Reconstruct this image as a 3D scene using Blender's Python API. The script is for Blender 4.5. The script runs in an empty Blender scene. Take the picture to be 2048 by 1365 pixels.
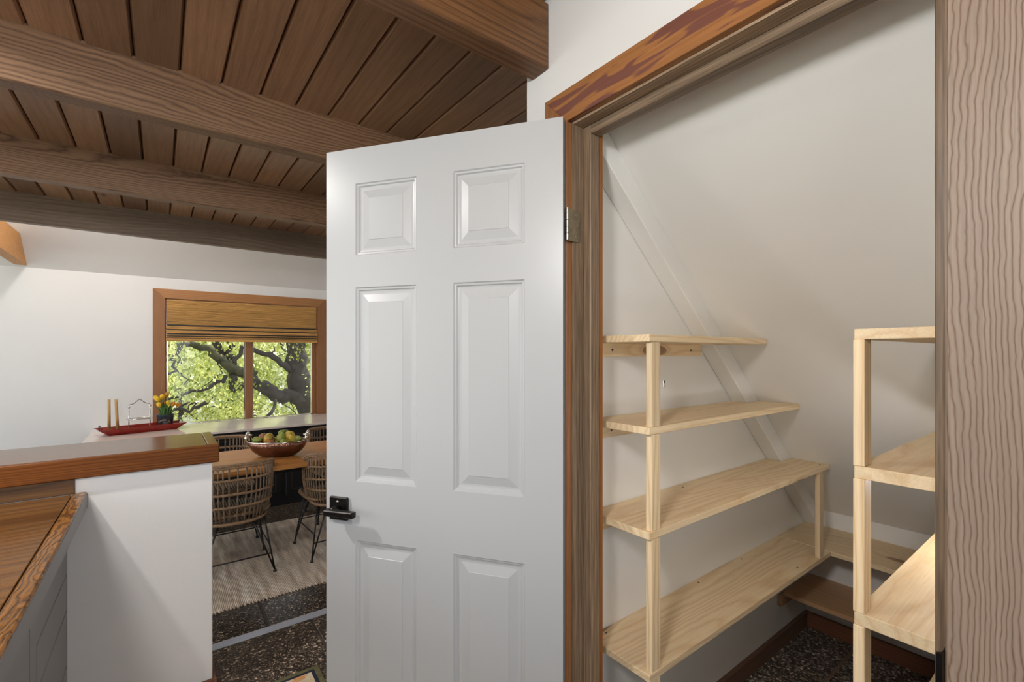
import bpy, bmesh, math, random
from mathutils import Vector, Matrix
random.seed(7)
S = bpy.context.scene
COL = S.collection
# ------------------------------------------------------------------ camera
EYE = 1.40
cd = bpy.data.cameras.new('camera'); cam = bpy.data.objects.new('camera', cd); COL.objects.link(cam)
cd.sensor_width = 36.0; cd.lens = 925.0 / 2048 * 36.0
cd.shift_y = (706 - 682.5) / 2048.0
cd.clip_start = 0.02; cd.clip_end = 200
cam.location = (0, 0, EYE)
cam.rotation_euler = (math.radians(90), 0, math.radians(52.75 - 90))
S.camera = cam
# ------------------------------------------------------------------ world, sun, exposure
W = bpy.data.worlds.new('world'); S.world = W; W.use_nodes = True
bg = W.node_tree.nodes['Background']
bg.inputs[0].default_value = (0.87, 0.945, 1.0, 1); bg.inputs[1].default_value = 2.4
sl = bpy.data.lights.new('sun', 'SUN'); sl.energy = 7.0; sl.angle = math.radians(1.0); sl.color = (1.0, .95, .84)
sun = bpy.data.objects.new('sun', sl); COL.objects.link(sun)
sun.rotation_euler = Vector((-.75, -.30, -.95)).to_track_quat('-Z', 'Y').to_euler()
S.view_settings.view_transform = 'Standard'; S.view_settings.look = 'None'
S.view_settings.gamma = 1.0; S.view_settings.use_curve_mapping = False
S.view_settings.exposure = 0.35

# ================================================================== materials
def newmat(name):
    m = bpy.data.materials.new(name); m.use_nodes = True
    nt = m.node_tree; b = nt.nodes['Principled BSDF']
    return m, nt, b
def N(nt, typ, **kw):
    n = nt.nodes.new(typ)
    for k, v in kw.items(): setattr(n, k, v)
    return n
def L(nt, a, b): nt.links.new(a, b)
def math_(nt, op, a, b=None, clamp=False):
    n = N(nt, 'ShaderNodeMath', operation=op, use_clamp=clamp)
    for i, v in enumerate((a, b)):
        if v is None: continue
        if isinstance(v, (int, float)): n.inputs[i].default_value = v
        else: L(nt, v, n.inputs[i])
    return n.outputs[0]
def mixc(nt, f, a, b, mode='MIX'):
    n = N(nt, 'ShaderNodeMix', data_type='RGBA', blend_type=mode)
    for i, v in ((0, f), (6, a), (7, b)):
        if isinstance(v, (int, float)): n.inputs[i].default_value = v
        elif isinstance(v, tuple): n.inputs[i].default_value = (*v[:3], 1)
        else: L(nt, v, n.inputs[i])
    return n.outputs[2]
def ramp(nt, f, stops):
    n = N(nt, 'ShaderNodeValToRGB'); e = n.color_ramp.elements
    while len(e) < len(stops): e.new(.5)
    for i, (p, c) in enumerate(stops):
        e[i].position = p; e[i].color = (*c, 1) if isinstance(c, tuple) else (c, c, c, 1)
    L(nt, f, n.inputs[0]); return n.outputs[0]
def coords(nt, scale=(1, 1, 1), rnd=True):
    tc = N(nt, 'ShaderNodeTexCoord'); v = tc.outputs['Object']
    if rnd:
        oi = N(nt, 'ShaderNodeObjectInfo')
        a = N(nt, 'ShaderNodeVectorMath', operation='SCALE'); a.inputs[0].default_value = (17.3, 31.7, 23.9)
        L(nt, oi.outputs['Random'], a.inputs['Scale'])
        ad = N(nt, 'ShaderNodeVectorMath', operation='ADD'); L(nt, v, ad.inputs[0]); L(nt, a.outputs[0], ad.inputs[1]); v = ad.outputs[0]
    mp = N(nt, 'ShaderNodeVectorMath', operation='MULTIPLY'); L(nt, v, mp.inputs[0]); mp.inputs[1].default_value = scale
    return mp.outputs[0]
def noise(nt, v, scale, detail=2, rough=.5, dist=0):
    n = N(nt, 'ShaderNodeTexNoise'); L(nt, v, n.inputs['Vector'])
    n.inputs['Scale'].default_value = scale; n.inputs['Detail'].default_value = detail
    n.inputs['Roughness'].default_value = rough; n.inputs['Distortion'].default_value = dist
    return n.outputs['Fac']
def bump(nt, b, h, strength, dist=.002):
    n = N(nt, 'ShaderNodeBump'); n.inputs['Strength'].default_value = strength; n.inputs['Distance'].default_value = dist
    L(nt, h, n.inputs['Height']); L(nt, n.outputs[0], b.inputs['Normal'])

def wood(name, light, dark, axis='x', freq=60., amp=3.0, along=.22, across=5., contrast=.7, rough=.5,
         fiber=.25, var=.25, knots=0., kcol=(.12, .05, .025), bumpk=.15, blotch=None, lineexp=2.2, coat=0., wig=0., spec=.4):
    """grain lines = contours of a stretched noise plus a slope across the board"""
    m, nt, b = newmat(name)
    ax = 'xyz'.index(axis)
    sc = [across] * 3; sc[ax] = along * across * .25 if along > 1 else along
    v = coords(nt, tuple(sc))
    n1 = noise(nt, v, 1.0, 1.5, .45)
    sep = N(nt, 'ShaderNodeSeparateXYZ'); L(nt, coords(nt), sep.inputs[0])
    oth = [i for i in range(3) if i != ax]
    u = math_(nt, 'ADD', sep.outputs[oth[0]], math_(nt, 'MULTIPLY', sep.outputs[oth[1]], .8))
    d = math_(nt, 'ADD', math_(nt, 'MULTIPLY', u, freq), math_(nt, 'MULTIPLY', n1, amp * 6))
    # small waver
    sc2 = [30.] * 3; sc2[ax] = 6.
    d = math_(nt, 'ADD', d, math_(nt, 'MULTIPLY', noise(nt, coords(nt, tuple(sc2)), 1.0, 2), .8))
    if wig:
        sw = [22.] * 3; sw[ax] = 15.
        d = math_(nt, 'ADD', d, math_(nt, 'MULTIPLY', noise(nt, coords(nt, tuple(sw)), 1.0, 2.5, .55), wig))
    kmask = None
    if knots:
        ks = [7.5] * 3; ks[ax] = 2.1
        vo = N(nt, 'ShaderNodeTexVoronoi', feature='F1'); L(nt, coords(nt, tuple(ks)), vo.inputs['Vector']); vo.inputs['Scale'].default_value = 1
        sx = N(nt, 'ShaderNodeSeparateXYZ'); L(nt, vo.outputs['Color'], sx.inputs[0])
        on = math_(nt, 'LESS_THAN', sx.outputs[0], knots)
        near = math_(nt, 'SUBTRACT', 1.0, math_(nt, 'MULTIPLY', vo.outputs['Distance'], 2.2), True)
        d = math_(nt, 'ADD', d, math_(nt, 'MULTIPLY', math_(nt, 'MULTIPLY', math_(nt, 'POWER', near, 3.), on), 5.0))
        core = math_(nt, 'LESS_THAN', vo.outputs['Distance'], .15)
        halo = math_(nt, 'SUBTRACT', 1.0, math_(nt, 'MULTIPLY', vo.outputs['Distance'], 4.0), True)
        kmask = math_(nt, 'MULTIPLY', on, math_(nt, 'ADD', math_(nt, 'MULTIPLY', core, .55), math_(nt, 'MULTIPLY', halo, .4)), True)
    fr = math_(nt, 'FRACT', d)
    line = math_(nt, 'POWER', math_(nt, 'ABSOLUTE', math_(nt, 'SUBTRACT', math_(nt, 'MULTIPLY', fr, 2.), 1.)), lineexp)
    sf = [260.] * 3; sf[ax] = 7.
    fb = noise(nt, coords(nt, tuple(sf)), 1.0, 2, .6)
    col = mixc(nt, math_(nt, 'MULTIPLY', line, contrast), light, dark)
    fbm = ramp(nt, fb, [(.3, 1 - fiber), (.7, 1 + fiber * .4)])
    col = mixc(nt, 1.0, col, fbm, 'MULTIPLY')
    big = noise(nt, coords(nt, tuple((3. if i != ax else .9) for i in range(3))), 1.0, 2)
    oi = N(nt, 'ShaderNodeObjectInfo')
    vv = math_(nt, 'ADD', math_(nt, 'MULTIPLY', big, .6), math_(nt, 'MULTIPLY', oi.outputs['Random'], .4))
    col = mixc(nt, 1.0, col, ramp(nt, vv, [(.25, 1 - var), (.75, 1 + var * .5)]), 'MULTIPLY')
    if blotch:
        bs = [38.] * 3; bs[ax] = 5.2
        bl = ramp(nt, noise(nt, coords(nt, tuple(bs)), 1., 1.5, .5, .6), [(.53, 0.), (.57, 1.)])
        col = mixc(nt, math_(nt, 'MULTIPLY', bl, .85), col, blotch)
    if kmask is not None: col = mixc(nt, kmask, col, kcol)
    L(nt, col, b.inputs['Base Color'])
    b.inputs['Roughness'].default_value = rough; b.inputs['Specular IOR Level'].default_value = spec
    if coat:
        b.inputs['Coat Weight'].default_value = coat; b.inputs['Coat Roughness'].default_value = .06
    bump(nt, b, math_(nt, 'ADD', math_(nt, 'MULTIPLY', line, -.5), fb), bumpk, .0012)
    return m

def paint(name, c, rough=.55, bumpk=.08, bs=220, var=.03, spec=.5):
    m, nt, b = newmat(name)
    v = coords(nt, rnd=False)
    n = noise(nt, v, 2.2, 3)
    col = mixc(nt, 1.0, c, ramp(nt, n, [(.3, 1 - var), (.7, 1.)]), 'MULTIPLY')
    L(nt, col, b.inputs['Base Color']); b.inputs['Roughness'].default_value = rough
    b.inputs['Specular IOR Level'].default_value = spec
    bump(nt, b, noise(nt, v, bs, 2), bumpk, .001)
    return m
def plain(name, c, rough=.5, metal=0., spec=.5, var=0., vs=40., bk=0.):
    m, nt, b = newmat(name)
    b.inputs['Roughness'].default_value = rough; b.inputs['Metallic'].default_value = metal
    b.inputs['Specular IOR Level'].default_value = spec
    n = noise(nt, coords(nt), vs, 3)
    col = mixc(nt, 1.0, c, ramp(nt, n, [(.3, 1 - max(var, .02)), (.7, 1.)]), 'MULTIPLY')
    L(nt, col, b.inputs['Base Color'])
    if bk: bump(nt, b, n, bk, .003)
    return m

M = {}
M['ceil_board'] = wood('ceiling_board_wood', (.365, .205, .115), (.255, .135, .072), 'y', 26, 1.6, .3, 3.2, .5, .42, .2, .45, .10, (.07, .035, .02), .1)
M['beam'] = wood('beam_wood', (.30, .168, .09), (.105, .05, .028), 'x', 70, 4.2, .5, 4.6, .85, .5, .28, .25, .22, (.05, .025, .015), .25, wig=.9)
M['beam_warm'] = wood('beam_warm_wood', (.21, .095, .034), (.09, .036, .013), 'x', 60, 2.6, .4, 4.2, .75, .5, .3, .25, .1, (.05, .025, .012), .25)
M['beam_dark'] = wood('beam_dark_wood', (.29, .20, .135), (.17, .11, .076), 'x', 50, 2.5, .4, 4.2, .6, .5, .25, .4, .25, (.04, .025, .015), .2)
M['beam_orange'] = wood('beam_orange_wood', (.60, .29, .085), (.42, .175, .045), 'y', 60, 2., .35, 4.2, .5, .5, .2, .2)
M['casing'] = wood('casing_wood', (.31, .130, .042), (.20, .075, .026), 'y', 70, 1.5, .3, 4., .35, .45, .15, .2, blotch=(.125, .045, .038))
M['casing_z'] = wood('casing_side_wood', (.27, .115, .042), (.17, .065, .028), 'z', 70, 1.5, .3, 4., .45, .45, .15, .2)
M['casing_pale'] = wood('casing_pale_wood', (.30, .225, .168), (.14, .072, .035), 'z', 165, 3.6, .8, 7.0, .9, .5, .14, .14, .15, (.20, .12, .065), bumpk=.4, lineexp=3.2, wig=1.9)
M['jamb_z'] = wood('jamb_wood', (.33, .225, .14), (.16, .10, .06), 'z', 60, 1.5, .3, 9., .6, .45, .45, .5)
M['jamb_y'] = wood('jamb_head_wood', (.34, .235, .15), (.16, .105, .065), 'y', 60, 1.5, .3, 9., .6, .45, .45, .5)
M['edge_orange'] = wood('jamb_edge_wood', (.30, .11, .028), (.2, .065, .018), 'z', 60, 1.5, .3, 5., .4, .5, .2, .2)
PL, PD = (.86, .685, .44), (.66, .42, .20)
M['pine_x'] = wood('pine_wood', PL, PD, 'x', 30, 3.2, .5, 4.0, .55, .5, .1, .16, .35, (.22, .09, .035), .15, wig=.5)
M['pine_y'] = wood('pine_cross_wood', PL, PD, 'y', 30, 3.2, .5, 4.0, .55, .5, .1, .16, .35, (.22, .09, .035), .15, wig=.5)
M['pine_z'] = wood('pine_post_wood', PL, PD, 'z', 60, 1.4, .35, 5.0, .75, .5, .12, .16, .0, bumpk=.15)
M['pine_brown'] = wood('pine_brown_wood', (.50, .305, .165), (.38, .21, .10), 'y', 30, 1.6, .35, 4.0, .4, .4, .1, .14, .2, (.2, .09, .04), .1)  # browner, darker pine for the low back shelf and its cleat
M['counter'] = wood('counter_wood', (.155, .068, .017), (.06, .021, .006), 'x', 20, 1.5, .25, 3.2, .65, .2, .25, .5, bumpk=.4, spec=.3)
M['counter_lip'] = wood('counter_lip_wood', (.25, .105, .022), (.035, .012, .005), 'y', 40, 4., 1., 14., .9, .2, .35, .6, bumpk=.9, wig=3., spec=.3)
M['bar'] = wood('bar_wood', (.135, .056, .02), (.085, .032, .012), 'x', 30, 1.2, .25, 4., .5, .18, .25, .25, bumpk=.12)
M['bar_edge'] = wood('bar_edge_wood', (.20, .062, .009), (.095, .026, .004), 'x', 110, 2.4, .5, 6., .7, .45, .3, .4, bumpk=.25, spec=.15)
M['splash'] = wood('backsplash_wood', (.21, .10, .034), (.06, .026, .014), 'x', 22, 1., .25, 4., .7, .35, .25, .4, spec=.25)
M['baseboard'] = wood('baseboard_wood', (.20, .08, .04), (.13, .047, .025), 'y', 60, 1.2, .3, 5., .4, .4, .2, .2)
M['baseboard_x'] = wood('baseboard_side_wood', (.17, .095, .06), (.11, .055, .035), 'x', 60, 1.2, .3, 5., .4, .5, .2, .2)
M['window_wood'] = wood('window_casing_wood', (.43, .195, .07), (.27, .108, .036), 'x', 70, 1.6, .3, 4.5, .5, .4, .15, .2)
M['window_wood_z'] = wood('window_side_wood', (.34, .148, .055), (.21, .082, .03), 'z', 70, 1.6, .3, 4.5, .5, .45, .15, .2)
M['table'] = wood('table_wood', (.50, .215, .058), (.33, .125, .032), 'x', 34, 1.8, .3, 4., .55, .48, .2, .25, spec=.25)
M['bamboo'] = wood('bamboo', (.74, .42, .14), (.33, .15, .042), 'x', 120, .8, .8, 40., .7, .5, .35, .4)
M['white'] = paint('white_wall_paint', (.71, .705, .695))
M['white_far'] = paint('white_far_paint', (.82, .80, .785))
M['white_pantry'] = paint('pantry_paint', (.83, .82, .79), .42, .1)
M['white_pony'] = paint('half_wall_paint', (.74, .725, .715), .5, .25, 90, .04)
M['door'] = paint('door_paint', (.43, .437, .44), .32, .04)
M['door_edge'] = paint('door_edge_dark', (.22, .23, .245), .5)  # darker grey set on the slab's hinge edge
M['cab'] = paint('cabinet_paint', (.25, .24, .237), .42, .12)
M['cab_in'] = paint('cabinet_gap_tone', (.13, .16, .23), .6)  # dark bluish tone that shows in the gaps between fronts
M['black'] = plain('black_metal', (.012, .011, .011), .35, .2)
M['bronze'] = plain('dark_bronze', (.016, .013, .012), .32, .6, var=.3)
M['black_wood'] = plain('black_painted_wood', (.012, .011, .011), .35, var=.3, vs=8)
M['black_trim'] = plain('worn_trim_and_gap_shade', (.05, .035, .025), .4, var=.4)  # ledge mouldings, and painted shade between the blind folds
M['steel'] = plain('hinge_steel', (.55, .52, .46), .25, 1., var=.3)
M['brass_old'] = plain('hinge_leaf_metal', (.33, .27, .18), .4, .8, var=.4, vs=60)
M['silver'] = plain('silver', (.86, .84, .80), .12, 1., var=.1)
M['strip'] = plain('threshold_metal', (.56, .60, .70), .4, .25, var=.1)
M['screw'] = plain('screw_metal', (.10, .10, .11), .35, .9)
M['candle'] = plain('beeswax', (.52, .30, .10), .5, var=.1)
M['red'] = plain('red_lacquer', (.33, .015, .008), .25, var=.35, vs=25)
M['pot'] = plain('pot_enamel', (.045, .055, .075), .45, var=.3)
M['chalk'] = plain('pot_lettering', (.42, .34, .27), .7)
M['tulip'] = plain('tulip_petal', (.86, .53, .012), .45, var=.15)
M['tulip_o'] = plain('tulip_petal_orange', (.62, .26, .012), .45, var=.2)
M['leaf_t'] = plain('tulip_leaf', (.07, .19, .035), .42, var=.5, vs=30)
M['stem'] = plain('tulip_stem', (.19, .34, .08), .5)
M['rattan'] = plain('rattan', (.36, .215, .115), .55, var=.45, vs=60, bk=.3)
M['rattan_grey'] = plain('rattan_grey', (.30, .205, .13), .55, var=.5, vs=50, bk=.3)
M['stone'] = plain('ledge_stone', (.86, .75, .68), .10, var=.06, vs=6)
M['copper'] = None
M['cord'] = plain('cord', (.42, .25, .12), .8)
M['bark'] = plain('bark', (.04, .030, .024), .9, var=.7, vs=9, bk=1.)
M['moss'] = plain('moss_bark', (.06, .056, .022), .9, var=.7, vs=8, bk=1.)

def mat_copper():
    m, nt, b = newmat('hammered_copper')
    v = coords(nt)
    vo = N(nt, 'ShaderNodeTexVoronoi'); L(nt, v, vo.inputs['Vector']); vo.inputs['Scale'].default_value = 70
    c = ramp(nt, noise(nt, v, 7, 3), [(.35, (.13, .058, .034)), (.65, (.27, .135, .09))])
    L(nt, c, b.inputs['Base Color']); b.inputs['Metallic'].default_value = .85; b.inputs['Roughness'].default_value = .3
    bump(nt, b, vo.outputs['Distance'], .5, .004); return m
M['copper'] = mat_copper()
def mat_aggregate(name, base, mid, hi):
    m, nt, b = newmat(name)
    v = coords(nt)
    vo = N(nt, 'ShaderNodeTexVoronoi'); L(nt, v, vo.inputs['Vector']); vo.inputs['Scale'].default_value = 95
    s = N(nt, 'ShaderNodeSeparateXYZ'); L(nt, vo.outputs['Color'], s.inputs[0])
    c = ramp(nt, s.outputs[0], [(0., base), (.45, tuple(x * .55 for x in base)), (.70, mid), (.88, mid), (.94, hi)])
    edge = ramp(nt, vo.outputs['Distance'], [(.25, 1.), (.6, .35)])
    c = mixc(nt, 1., c, edge, 'MULTIPLY')
    vo2 = N(nt, 'ShaderNodeTexVoronoi'); L(nt, v, vo2.inputs['Vector']); vo2.inputs['Scale'].default_value = 260
    s2 = N(nt, 'ShaderNodeSeparateXYZ'); L(nt, vo2.outputs['Color'], s2.inputs[0])
    c = mixc(nt, ramp(nt, s2.outputs[1], [(.92, 0.), (.95, .6)]), c, hi)
    L(nt, c, b.inputs['Base Color']); b.inputs['Roughness'].default_value = .32
    bump(nt, b, vo.outputs['Distance'], .35, .003); return m
M['tile'] = mat_aggregate('aggregate_tile', (.052, .036, .026), (.15, .102, .07), (.70, .55, .40))
M['tile_pantry'] = mat_aggregate('aggregate_tile_pantry', (.11, .09, .076), (.32, .265, .215), (.75, .65, .55))
M['grout'] = plain('grout', (.085, .07, .058), .8, var=.2)
M['grout_p'] = plain('grout_pantry', (.19, .125, .085), .8, var=.2)
def mat_rug():
    m, nt, b = newmat('jute_rug')
    v = coords(nt, rnd=False)
    w = N(nt, 'ShaderNodeTexWave', wave_type='BANDS', bands_direction='X'); L(nt, v, w.inputs['Vector']); w.inputs['Scale'].default_value = 34; w.inputs['Distortion'].default_value = 2.5; w.inputs['Detail'].default_value = 2; w.inputs['Detail Scale'].default_value = 3
    w2 = N(nt, 'ShaderNodeTexWave', wave_type='BANDS', bands_direction='Y'); L(nt, v, w2.inputs['Vector']); w2.inputs['Scale'].default_value = 28; w2.inputs['Distortion'].default_value = 2
    n = noise(nt, coords(nt, (26, 3.0, 1), False), 1., 3, .6)
    n2 = noise(nt, coords(nt, (2.5, 5, 1), False), 1., 2)
    c = ramp(nt, n, [(.3, (.43, .32, .235)), (.52, (.68, .54, .42)), (.70, (.90, .79, .67))])
    c = mixc(nt, 1., c, ramp(nt, n2, [(.3, .85), (.7, 1.1)]), 'MULTIPLY')
    h = math_(nt, 'MULTIPLY', w.outputs['Fac'], w2.outputs['Fac'])
    c = mixc(nt, 1., c, ramp(nt, h, [(0., .82), (.5, 1.08)]), 'MULTIPLY')
    L(nt, c, b.inputs['Base Color']); b.inputs['Roughness'].default_value = .9; bump(nt, b, h, .8, .006); return m
M['rug'] = mat_rug()
def mat_mat():
    m, nt, b = newmat('floral_mat')
    v = coords(nt, rnd=False)
    vo = N(nt, 'ShaderNodeTexVoronoi'); L(nt, v, vo.inputs['Vector']); vo.inputs['Scale'].default_value = 26
    s = N(nt, 'ShaderNodeSeparateXYZ'); L(nt, vo.outputs['Color'], s.inputs[0])
    c = ramp(nt, s.outputs[0], [(.0, (.60, .43, .26)), (.3, (.68, .55, .38)), (.5, (.62, .24, .05)), (.62, (.72, .36, .04)), (.75, (.18, .20, .14)), (.88, (.70, .60, .44))])
    c = mixc(nt, ramp(nt, noise(nt, v, 60, 2), [(.45, 0.), (.6, .8)]), c, (.62, .50, .34))
    L(nt, c, b.inputs['Base Color']); b.inputs['Roughness'].default_value = .95; return m
M['mat'] = mat_mat()
M['mat_green'] = plain('mat_border', (.17, .155, .07), .95, var=.4)
M['mat_dark'] = plain('mat_border_dark', (.02, .025, .045), .95, var=.4)
def mat_glass():
    m, nt, b = newmat('window_glass')
    nt.nodes.remove(b); o = nt.nodes['Material Output']
    t = N(nt, 'ShaderNodeBsdfTransparent'); g = N(nt, 'ShaderNodeBsdfGlossy'); g.inputs['Roughness'].default_value = .02
    f = N(nt, 'ShaderNodeFresnel'); f.inputs[0].default_value = 1.35
    mx = N(nt, 'ShaderNodeMixShader'); L(nt, f.outputs[0], mx.inputs[0]); L(nt, t.outputs[0], mx.inputs[1]); L(nt, g.outputs[0], mx.inputs[2]); L(nt, mx.outputs[0], o.inputs[0])
    return m
M['glass'] = mat_glass()
def mat_leaf(name, cols):
    m, nt, b = newmat(name); nt.nodes.remove(b); o = nt.nodes['Material Output']
    at = N(nt, 'ShaderNodeAttribute', attribute_name='tone'); c = ramp(nt, at.outputs['Fac'], cols)
    d = N(nt, 'ShaderNodeBsdfDiffuse'); t = N(nt, 'ShaderNodeBsdfTranslucent'); L(nt, c, d.inputs[0]); L(nt, c, t.inputs[0])
    mx = N(nt, 'ShaderNodeMixShader'); mx.inputs[0].default_value = .55; L(nt, d.outputs[0], mx.inputs[1]); L(nt, t.outputs[0], mx.inputs[2]); L(nt, mx.outputs[0], o.inputs[0])
    return m
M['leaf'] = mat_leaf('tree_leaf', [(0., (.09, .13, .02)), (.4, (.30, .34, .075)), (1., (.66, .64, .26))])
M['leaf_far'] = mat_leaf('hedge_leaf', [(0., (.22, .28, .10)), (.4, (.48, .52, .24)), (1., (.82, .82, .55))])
M['lawn'] = plain('lawn', (.40, .41, .33), .95, var=.4, vs=6)
def mat_fruit(name, a, c):
    m, nt, b = newmat(name); v = coords(nt)
    L(nt, ramp(nt, noise(nt, v, 12, 3), [(.38, a), (.66, c)]), b.inputs['Base Color']); b.inputs['Roughness'].default_value = .35; return m
M['pear_g'] = mat_fruit('pear_green', (.18, .24, .03), (.36, .32, .05))
M['pear_y'] = mat_fruit('pear_yellow', (.62, .36, .03), (.55, .42, .06))
M['mango'] = mat_fruit('mango_skin', (.16, .24, .03), (.55, .26, .02))
M['apple'] = mat_fruit('brown_fruit', (.28, .09, .03), (.40, .17, .05))
def mat_emit(name, c, s):
    m, nt, b = newmat(name); b.inputs['Base Color'].default_value = (.9, .9, .9, 1)
    b.inputs['Emission Color'].default_value = (*c, 1); b.inputs['Emission Strength'].default_value = s; return m

# ================================================================== builders
def finish(bm, smooth):
    bmesh.ops.recalc_face_normals(bm, faces=bm.faces[:])
    if smooth:
        for f in bm.faces: f.smooth = True
def obj(name, bm, mat, parent=None, smooth=False, kind=None, label=None, cat=None, group=None):
    if isinstance(bm, bmesh.types.BMesh):
        finish(bm, smooth)
        me = bpy.data.meshes.new(name); bm.to_mesh(me); bm.free()
    else: me = bm
    if not me.materials: me.materials.append(M[mat] if isinstance(mat, str) else mat)
    o = bpy.data.objects.new(name, me); COL.objects.link(o)
    tag(o, label, cat, group, kind)
    if parent is not None: attach(o, parent)
    return o
def attach(o, p):
    o.parent = p
    if p.get('_loc') is not None: o.matrix_parent_inverse = Matrix.Translation(-Vector(p['_loc']))
def tag(o, label=None, cat=None, group=None, kind=None):
    if label: o['label'] = label
    if cat: o['category'] = cat
    if group: o['group'] = group
    if kind: o['kind'] = kind
    return o
def thing(name, loc, label, cat, group=None, kind=None):
    o = bpy.data.objects.new(name, None); COL.objects.link(o); o.empty_display_size = .1
    o.location = loc; o['_loc'] = tuple(loc)
    return tag(o, label, cat, group, kind)
def box(x0, x1, y0, y1, z0, z1, bev=0., bm=None, seg=1):
    b = bmesh.new()
    bmesh.ops.create_cube(b, size=1)
    for v in b.verts:
        v.co = Vector(((x0 + x1) / 2 + v.co.x * (x1 - x0), (y0 + y1) / 2 + v.co.y * (y1 - y0), (z0 + z1) / 2 + v.co.z * (z1 - z0)))
    if bev: bmesh.ops.bevel(b, geom=b.edges[:], offset=bev, segments=seg, affect='EDGES', profile=.5)
    if bm is None: return b
    merge(bm, b); return bm
def merge(bm, b):
    me = bpy.data.meshes.new('tmp'); b.to_mesh(me); b.free(); bm.from_mesh(me); bpy.data.meshes.remove(me)
def prism(pts, axis, a0, a1, bm=None, bev=0.):
    """polygon pts in the two other axes, extruded along axis"""
    b = bmesh.new(); ax = 'xyz'.index(axis)
    def P(p, a):
        c = [p[0], p[1]]; c.insert(ax, a); return Vector(c)
    lo = [b.verts.new(P(p, a0)) for p in pts]; hi = [b.verts.new(P(p, a1)) for p in pts]
    b.faces.new(lo); b.faces.new(hi[::-1]); n = len(pts)
    for i in range(n): b.faces.new((lo[i], lo[(i + 1) % n], hi[(i + 1) % n], hi[i]))
    bmesh.ops.recalc_face_normals(b, faces=b.faces[:])
    if bev: bmesh.ops.bevel(b, geom=b.edges[:], offset=bev, segments=1, affect='EDGES')
    if bm is None: return b
    merge(bm, b); return bm
def tube(pts, r, n=6, closed=False, bm=None):
    b = bm if bm is not None else bmesh.new()
    pts = [Vector(p) for p in pts]; k = len(pts); rings = []
    rr = r if isinstance(r, (list, tuple)) else [r] * k
    up = Vector((0, 0, 1)); prev = None
    for i, p in enumerate(pts):
        if closed: t = pts[(i + 1) % k] - pts[i - 1]
        else: t = pts[min(i + 1, k - 1)] - pts[max(i - 1, 0)]
        t.normalize()
        if prev is None:
            s = t.cross(up if abs(t.z) < .95 else Vector((1, 0, 0))); s.normalize()
        else:
            s = prev - t * prev.dot(t); s.normalize()
        prev = s; q = t.cross(s)
        rings.append([b.verts.new(p + (s * math.cos(a) + q * math.sin(a)) * rr[i]) for a in [2 * math.pi * j / n for j in range(n)]])
    m = k if closed else k - 1
    for i in range(m):
        A, B = rings[i], rings[(i + 1) % k]
        for j in range(n): b.faces.new((A[j], A[(j + 1) % n], B[(j + 1) % n], B[j]))
    if not closed:
        b.faces.new(rings[0][::-1]); b.faces.new(rings[-1])
    return b
def lathe(prof, n=20, c=(0, 0, 0), sx=1., sy=1., bm=None, rot=0.):
    b = bm if bm is not None else bmesh.new(); c = Vector(c); R = []
    ca, sa = math.cos(rot), math.sin(rot)
    for r, z in prof:
        ring = []
        for j in range(n):
            a = 2 * math.pi * j / n; x, y = r * math.cos(a) * sx, r * math.sin(a) * sy
            ring.append(b.verts.new(c + Vector((x * ca - y * sa, x * sa + y * ca, z))))
        R.append(ring)
    for A, B in zip(R, R[1:]):
        for j in range(n): b.faces.new((A[j], A[(j + 1) % n], B[(j + 1) % n], B[j]))
    b.faces.new(R[0][::-1]); b.faces.new(R[-1])
    return b
def copy_tree(o, parent=None):
    c = o.copy(); COL.objects.link(c)
    if parent is not None: c.parent = parent
    for ch in [x for x in bpy.data.objects if x.parent == o]: copy_tree(ch, c)
    return c

# ================================================================== shell
WX = .913           # kitchen face of the pantry door wall
WB = 1.0            # pantry face of it
CZ = 2.42           # ceiling
FY = 5.96           # window wall
STEP = -.18         # dining floor level
LX, RX = -3.4, 3.3
KY = -2.6
PY0, PY1 = .08, .985   # pantry side walls
KX = 2.65           # pantry back wall
def slope(x): return 3.015 - .908 * x
def slope_x(z): return (3.015 - z) / .908
def rafter_x(z): return (2.925 - z) / .908

# --- floors with tiles
def floor(name, x0, x1, y0, y1, z, tw, ox, oy, gap, tm, gm, label):
    f = obj(name, box(x0, x1, y0, y1, z - .12, z - .004), gm, kind='structure', label=label, cat='floor')
    import math as _m
    i0 = _m.floor((x0 - ox) / tw); i1 = _m.ceil((x1 - ox) / tw); j0 = _m.floor((y0 - oy) / tw); j1 = _m.ceil((y1 - oy) / tw)
    for i in range(i0, i1):
        for j in range(j0, j1):
            a, b_ = max(x0, ox + i * tw + gap), min(x1, ox + (i + 1) * tw - gap)
            c, d = max(y0, oy + j * tw + gap), min(y1, oy + (j + 1) * tw - gap)
            if b_ - a < .03 or d - c < .03: continue
            obj('floor_tile', box(a, b_, c, d, z - .006, z, .0015), tm, f)
    return f
floor('floor', LX, WX, KY, 2.577, 0., .61, .02, .35, .006, 'tile', 'grout', 'dark pebble aggregate tile floor of the kitchen')
floor('floor_dining', LX, RX, 2.634, FY, STEP, .72, -.22, 2.62, .012, 'tile', 'grout', 'dark aggregate tile floor of the sunken dining area')
obj('floor_joint', box(.913, RX, 1.13, 2.577, -.12, 0.), 'tile', kind='structure', label='dark aggregate floor passing behind the open door', cat='floor')
floor('floor_pantry', WX, KX, PY0, PY1, 0., .62, .395, .14, .007, 'tile_pantry', 'grout_p', 'dark pebble tile floor inside the pantry')
obj('threshold_strip', box(LX, RX, 2.577, 2.634, -.178, .0015, .001), 'strip', label='pale grey metal nosing strip across the dark tile floor', cat='threshold')

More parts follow.
